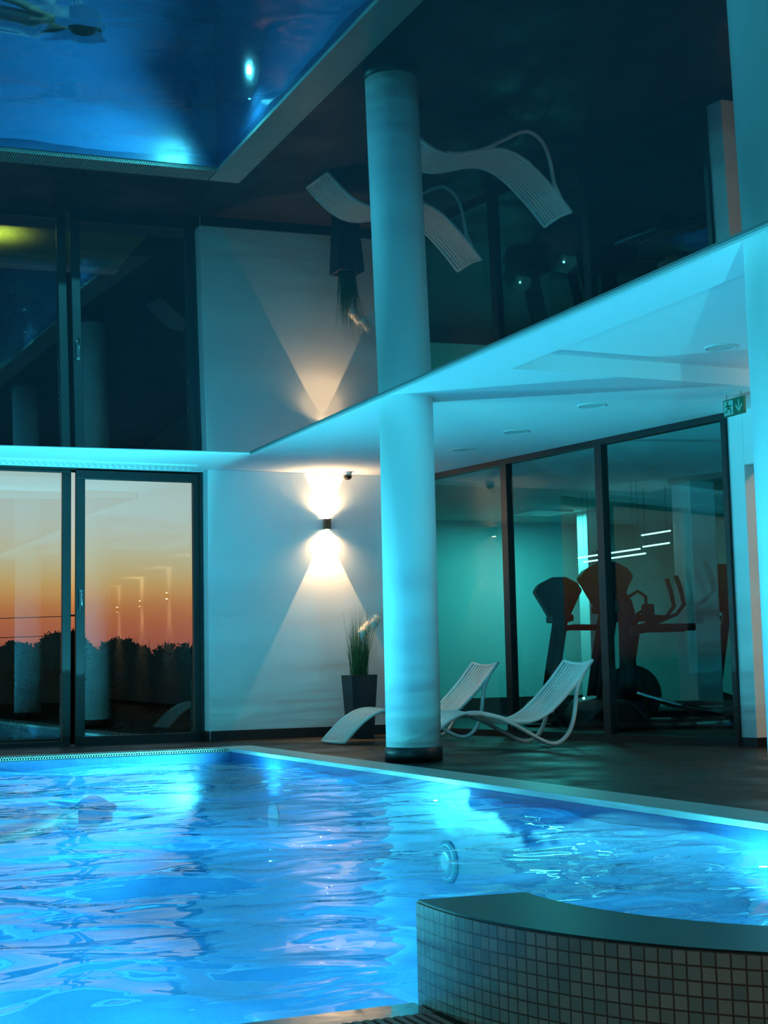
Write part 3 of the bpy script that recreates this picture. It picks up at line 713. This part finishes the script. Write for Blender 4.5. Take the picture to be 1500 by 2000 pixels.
def bush(x, y, w, h, lab, seed, leafm, group, spikes=0, n=2600, name='shrub', trunk=0, ls=.05):
    R = random.Random(seed)
    t = thing(name, lab, 'shrub' if name == 'shrub' else 'tree', (x, y, -.4), group=group)
    m = MB(); z0 = trunk
    core = MB()
    nn = 14; vs = []; fs = []
    for j in range(nn + 1):
        ph = PI * j / nn
        for i in range(nn * 2):
            a = PI * i / nn; d = Vector((math.sin(ph) * math.cos(a), math.sin(ph) * math.sin(a), math.cos(ph)))
            k = (.93 + .05 * noise.noise(d * 3 + Vector((seed, 0, 0)))) if not trunk else .86 + .16 * noise.noise(d * 2.2 + Vector((seed, 0, 0)))
            D = sup(d, .5) if not trunk else d; vs.append((D.x * w * k, D.y * w * k, z0 + h / 2 + D.z * h / 2 * k))
    for j in range(nn):
        for i in range(nn * 2): fs.append((j * nn * 2 + i, j * nn * 2 + (i + 1) % (nn * 2), (j + 1) * nn * 2 + (i + 1) % (nn * 2), (j + 1) * nn * 2 + i))
    m.add(vs, fs, False)
    for i in range(n):
        zz = R.uniform(-1, 1); a = R.uniform(0, 2 * PI); q = math.sqrt(1 - zz * zz); d = Vector((q * math.cos(a), q * math.sin(a), zz))
        k = .80 + .22 * noise.noise(d * 2.2 + Vector((seed, 0, 0))) + R.uniform(-.02, .13)
        if not trunk: k = R.uniform(.9, 1.04) + (.06 * R.random() if d.z > .5 else 0)
        D = sup(d, .5) if not trunk else d; c = Vector((D.x * w * k, D.y * w * k, z0 + h / 2 + D.z * h / 2 * k)); e = Vector((R.gauss(0, 1), R.gauss(0, 1), R.gauss(0, 1))).normalized(); f = e.cross(d + Vector((.1, .2, .3))).normalized()
        l = ls * R.uniform(.6, 1.3); m.add([c - e * l, c + f * l * .4, c + e * l, c - f * l * .4], [(0, 1, 2, 3)])
    for i in range(spikes):
        a = R.uniform(-w * .8, w * .8); l = R.uniform(.1, .3); b0 = Vector((a, R.uniform(-w, w) * .3, z0 + h * .85)); tip = b0 + Vector((R.uniform(-.12, .12), 0, l + .1)); m.add([b0 + Vector((-.012, 0, 0)), b0 + Vector((.012, 0, 0)), tip], [(0, 1, 2)])
    m.build('foliage', leafm, t)
    st = MB()
    for k in range(3 if not trunk else 1):
        ox = (k - 1) * w * .2 if not trunk else 0
        st.tube([(ox, 0, 0), (ox * 1.4, .02, z0 + h * .3), (ox * 1.8, 0, z0 + h * .6)], [.03, .02, .012] if not trunk else [.22, .16, .08], 8)
    st.build('stems' if not trunk else 'trunk', M['bark'], t)
    return t
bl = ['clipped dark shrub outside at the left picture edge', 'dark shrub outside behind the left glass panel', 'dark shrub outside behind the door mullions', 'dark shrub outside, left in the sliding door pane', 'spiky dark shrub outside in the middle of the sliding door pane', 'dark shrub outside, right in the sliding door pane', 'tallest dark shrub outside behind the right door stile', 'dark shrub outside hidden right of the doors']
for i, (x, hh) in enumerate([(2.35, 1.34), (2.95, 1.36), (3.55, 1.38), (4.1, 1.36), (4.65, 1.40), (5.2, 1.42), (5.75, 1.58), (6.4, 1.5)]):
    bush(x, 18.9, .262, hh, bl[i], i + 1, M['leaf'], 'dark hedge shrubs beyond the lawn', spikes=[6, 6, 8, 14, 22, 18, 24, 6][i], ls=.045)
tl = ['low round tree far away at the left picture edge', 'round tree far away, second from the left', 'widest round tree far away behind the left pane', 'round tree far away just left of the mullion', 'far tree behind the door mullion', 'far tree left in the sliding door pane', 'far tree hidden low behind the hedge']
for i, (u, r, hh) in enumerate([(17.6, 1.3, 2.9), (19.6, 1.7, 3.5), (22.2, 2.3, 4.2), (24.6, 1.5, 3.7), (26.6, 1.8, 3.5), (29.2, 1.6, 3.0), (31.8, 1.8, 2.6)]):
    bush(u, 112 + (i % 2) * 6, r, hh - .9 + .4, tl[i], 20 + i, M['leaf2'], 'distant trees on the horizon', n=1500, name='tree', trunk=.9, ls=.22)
pl = thing('utility_pole', 'wooden utility pole outside behind the door mullion', 'pole', (12.42, 60, -.4))
MB().tube([(0, 0, 0), (0, 0, 3.9)], [.07, .05], 10).build('shaft', M['bark'], pl); MB().tube([(-.3, 0, 3.5), (.3, 0, 3.5)], .03, 8).build('crossarm', M['bark'], pl)
for z, lab in ((3.07, 'upper dark overhead cable crossing the orange sky in the left pane'), (2.28, 'lower dark overhead cable just above the trees in the left pane')):
    o = MB().tube([(-8 + 20.42 * i / 16, 60.0 + 6 * (1 - i / 16), z - .25 * math.sin(PI * i / 16) * .5) for i in range(17)], .018, 6).build('overhead_cable', M['cable']); tag(o, lab, 'cable', 'overhead cables')

# ------------------------------------------------------------------ swimmer just under the water at the left edge
def swimmer():
    t = thing('person', 'person with dark hair swimming face down under the water at the left edge', 'person', (2.20, 10.28, -.30), math.radians(8), None)
    V = []; E = []; Rd = []
    def v(p, r): V.append(p); Rd.append(r); return len(V) - 1
    def chain(start, pts):
        k = start
        for p, r in pts: n = v(p, r); E.append((k, n)); k = n
        return k
    pel = v((-.78, 0, -.02), (.15, .11))
    ch = chain(pel, [((-.62, 0, 0), (.13, .10)), ((-.46, 0, .0), (.14, .10)), ((-.32, 0, .0), (.155, .10)), ((-.21, 0, .01), (.10, .08)), ((-.12, 0, .01), (.052, .055)), ((-.04, 0, .0), (.075, .085)), ((.05, 0, -.01), (.078, .098)), ((.12, 0, -.01), (.055, .07))])
    sh_ = 3
    for s in (1, -1):
        k = chain(sh_, [((-.27, s * .17, .0), (.06, .06)), ((-.50, s * .24, -.06), (.045, .045)), ((-.74, s * .27, -.10), (.032, .034)), ((-.80, s * .27, -.11), (.026, .020)), ((-.85, s * .27, -.115), (.036, .014))])
        for j in range(4):
            l = [.062, .075, .08, .066][j]; y = s * (.27 - .027 + .018 * j)
            chain(k, [((-.885, y, -.117), (.0095, .0095)), ((-.885 - l * .5, y, -.124), (.0085, .0085)), ((-.885 - l, y, -.137), (.0075, .0075))])
        chain(k - 1, [((-.835, s * .27 - s * .032, -.125), (.011, .011)), ((-.87, s * .27 - s * .05, -.135), (.0095, .0095))])
        k = chain(pel, [((-.86, s * .09, -.02), (.088, .088)), ((-1.06, s * .10, -.03), (.075, .078)), ((-1.26, s * .10, -.06), (.052, .055)), ((-1.42, s * .10, -.04), (.052, .055)), ((-1.66, s * .10, .0), (.034, .034)), ((-1.72, s * .10, -.02), (.034, .04)), ((-1.86, s * .10, -.04), (.034, .018))])
    me = bpy.data.meshes.new('body'); me.from_pydata(V, E, []); o = bpy.data.objects.new('body', me); C.objects.link(o); o.parent = t
    me.materials.append(M['skin'])
    sk = o.modifiers.new('skin', 'SKIN'); sk.use_smooth_shade = True
    if not me.skin_vertices: me.attributes.new  # layer is created with the modifier
    lay = me.skin_vertices[0] if me.skin_vertices else None
    if lay:
        for i, r in enumerate(Rd): lay.data[i].radius = r; lay.data[i].use_root = (i == 0)
    sb = o.modifiers.new('sub', 'SUBSURF'); sb.levels = 1; sb.render_levels = 2
    # face towards the pool floor
    fc = MB(); fc.tube([(.035, 0, -.09), (.03, 0, -.118), (.0, 0, -.112)], [.012, .016, .01], 8); fc.build('nose', M['skin'], t)
    MB().tube([(-.022, -.022, -.103), (-.024, 0, -.109), (-.022, .022, -.103)], .006, 8).build('mouth', M['suit'], t, label='closed mouth')
    for s in (1, -1):
        m = MB(); m.lathe([(.001, -.011), (.011, 0), (.001, .011)], 10); m.xform(Matrix.Translation((.055, s * .03, -.098))); m.build('eye', M['suit'], t)
        m = MB(); m.lathe([(.004, -.01), (.022, -.004), (.024, .004), (.012, .01)], 12); m.xform(Matrix.Translation((.03, s * .082, -.01)) @ Matrix.Rotation(PI / 2, 4, 'X')); m.build('ear', M['skin'], t)
    h = MB(); nn = 16; vs = []; fs = []
    for j in range(nn + 1):
        ph = PI * .5 * 1.25 * j / nn
        for i in range(nn * 2):
            a = PI * i / nn; k = 1.0 + .08 * noise.noise(Vector((a * 2, ph * 4, 0)))
            vs.append((.045 + .145 * math.sin(ph) * math.cos(a) * k, .122 * math.sin(ph) * math.sin(a) * k, .0 + .130 * math.cos(ph) * k))
    for j in range(nn):
        for i in range(nn * 2): fs.append((j * nn * 2 + i, j * nn * 2 + (i + 1) % (nn * 2), (j + 1) * nn * 2 + (i + 1) % (nn * 2), (j + 1) * nn * 2 + i))
    h.add(vs, fs, True)
    for k in range(9):
        y = (k - 4) * .02; h.tube([(-.05, y, .06), (-.13, y * 1.3, .09), (-.22, y * 1.7 + .02 * math.sin(k), .10)], [.014, .011, .004], 8)
    h.tube([(.15, .0, .05), (.19, .01, .045), (.22, .0, .03)], [.03, .035, .02], 10)
    h.build('hair', M['hair'], t, label='dark hair tied in a bun')
    s_ = MB(); ring_ = []
    st = [(-.90, .16, .105, -.02), (-.78, .172, .125, -.02), (-.62, .15, .115, 0), (-.46, .16, .115, 0), (-.34, .172, .115, 0), (-.29, .165, .108, 0)]
    vs = []
    for x, ry, rz_, zc in st:
        for i in range(28): a = 2 * PI * i / 28; vs.append((x, ry * math.cos(a), zc + rz_ * math.sin(a)))
    s_.add(vs, [(j * 28 + i, j * 28 + (i + 1) % 28, (j + 1) * 28 + (i + 1) % 28, (j + 1) * 28 + i) for j in range(len(st) - 1) for i in range(28)], True)
    s_.build('swimsuit', M['suit'], t)
swimmer()
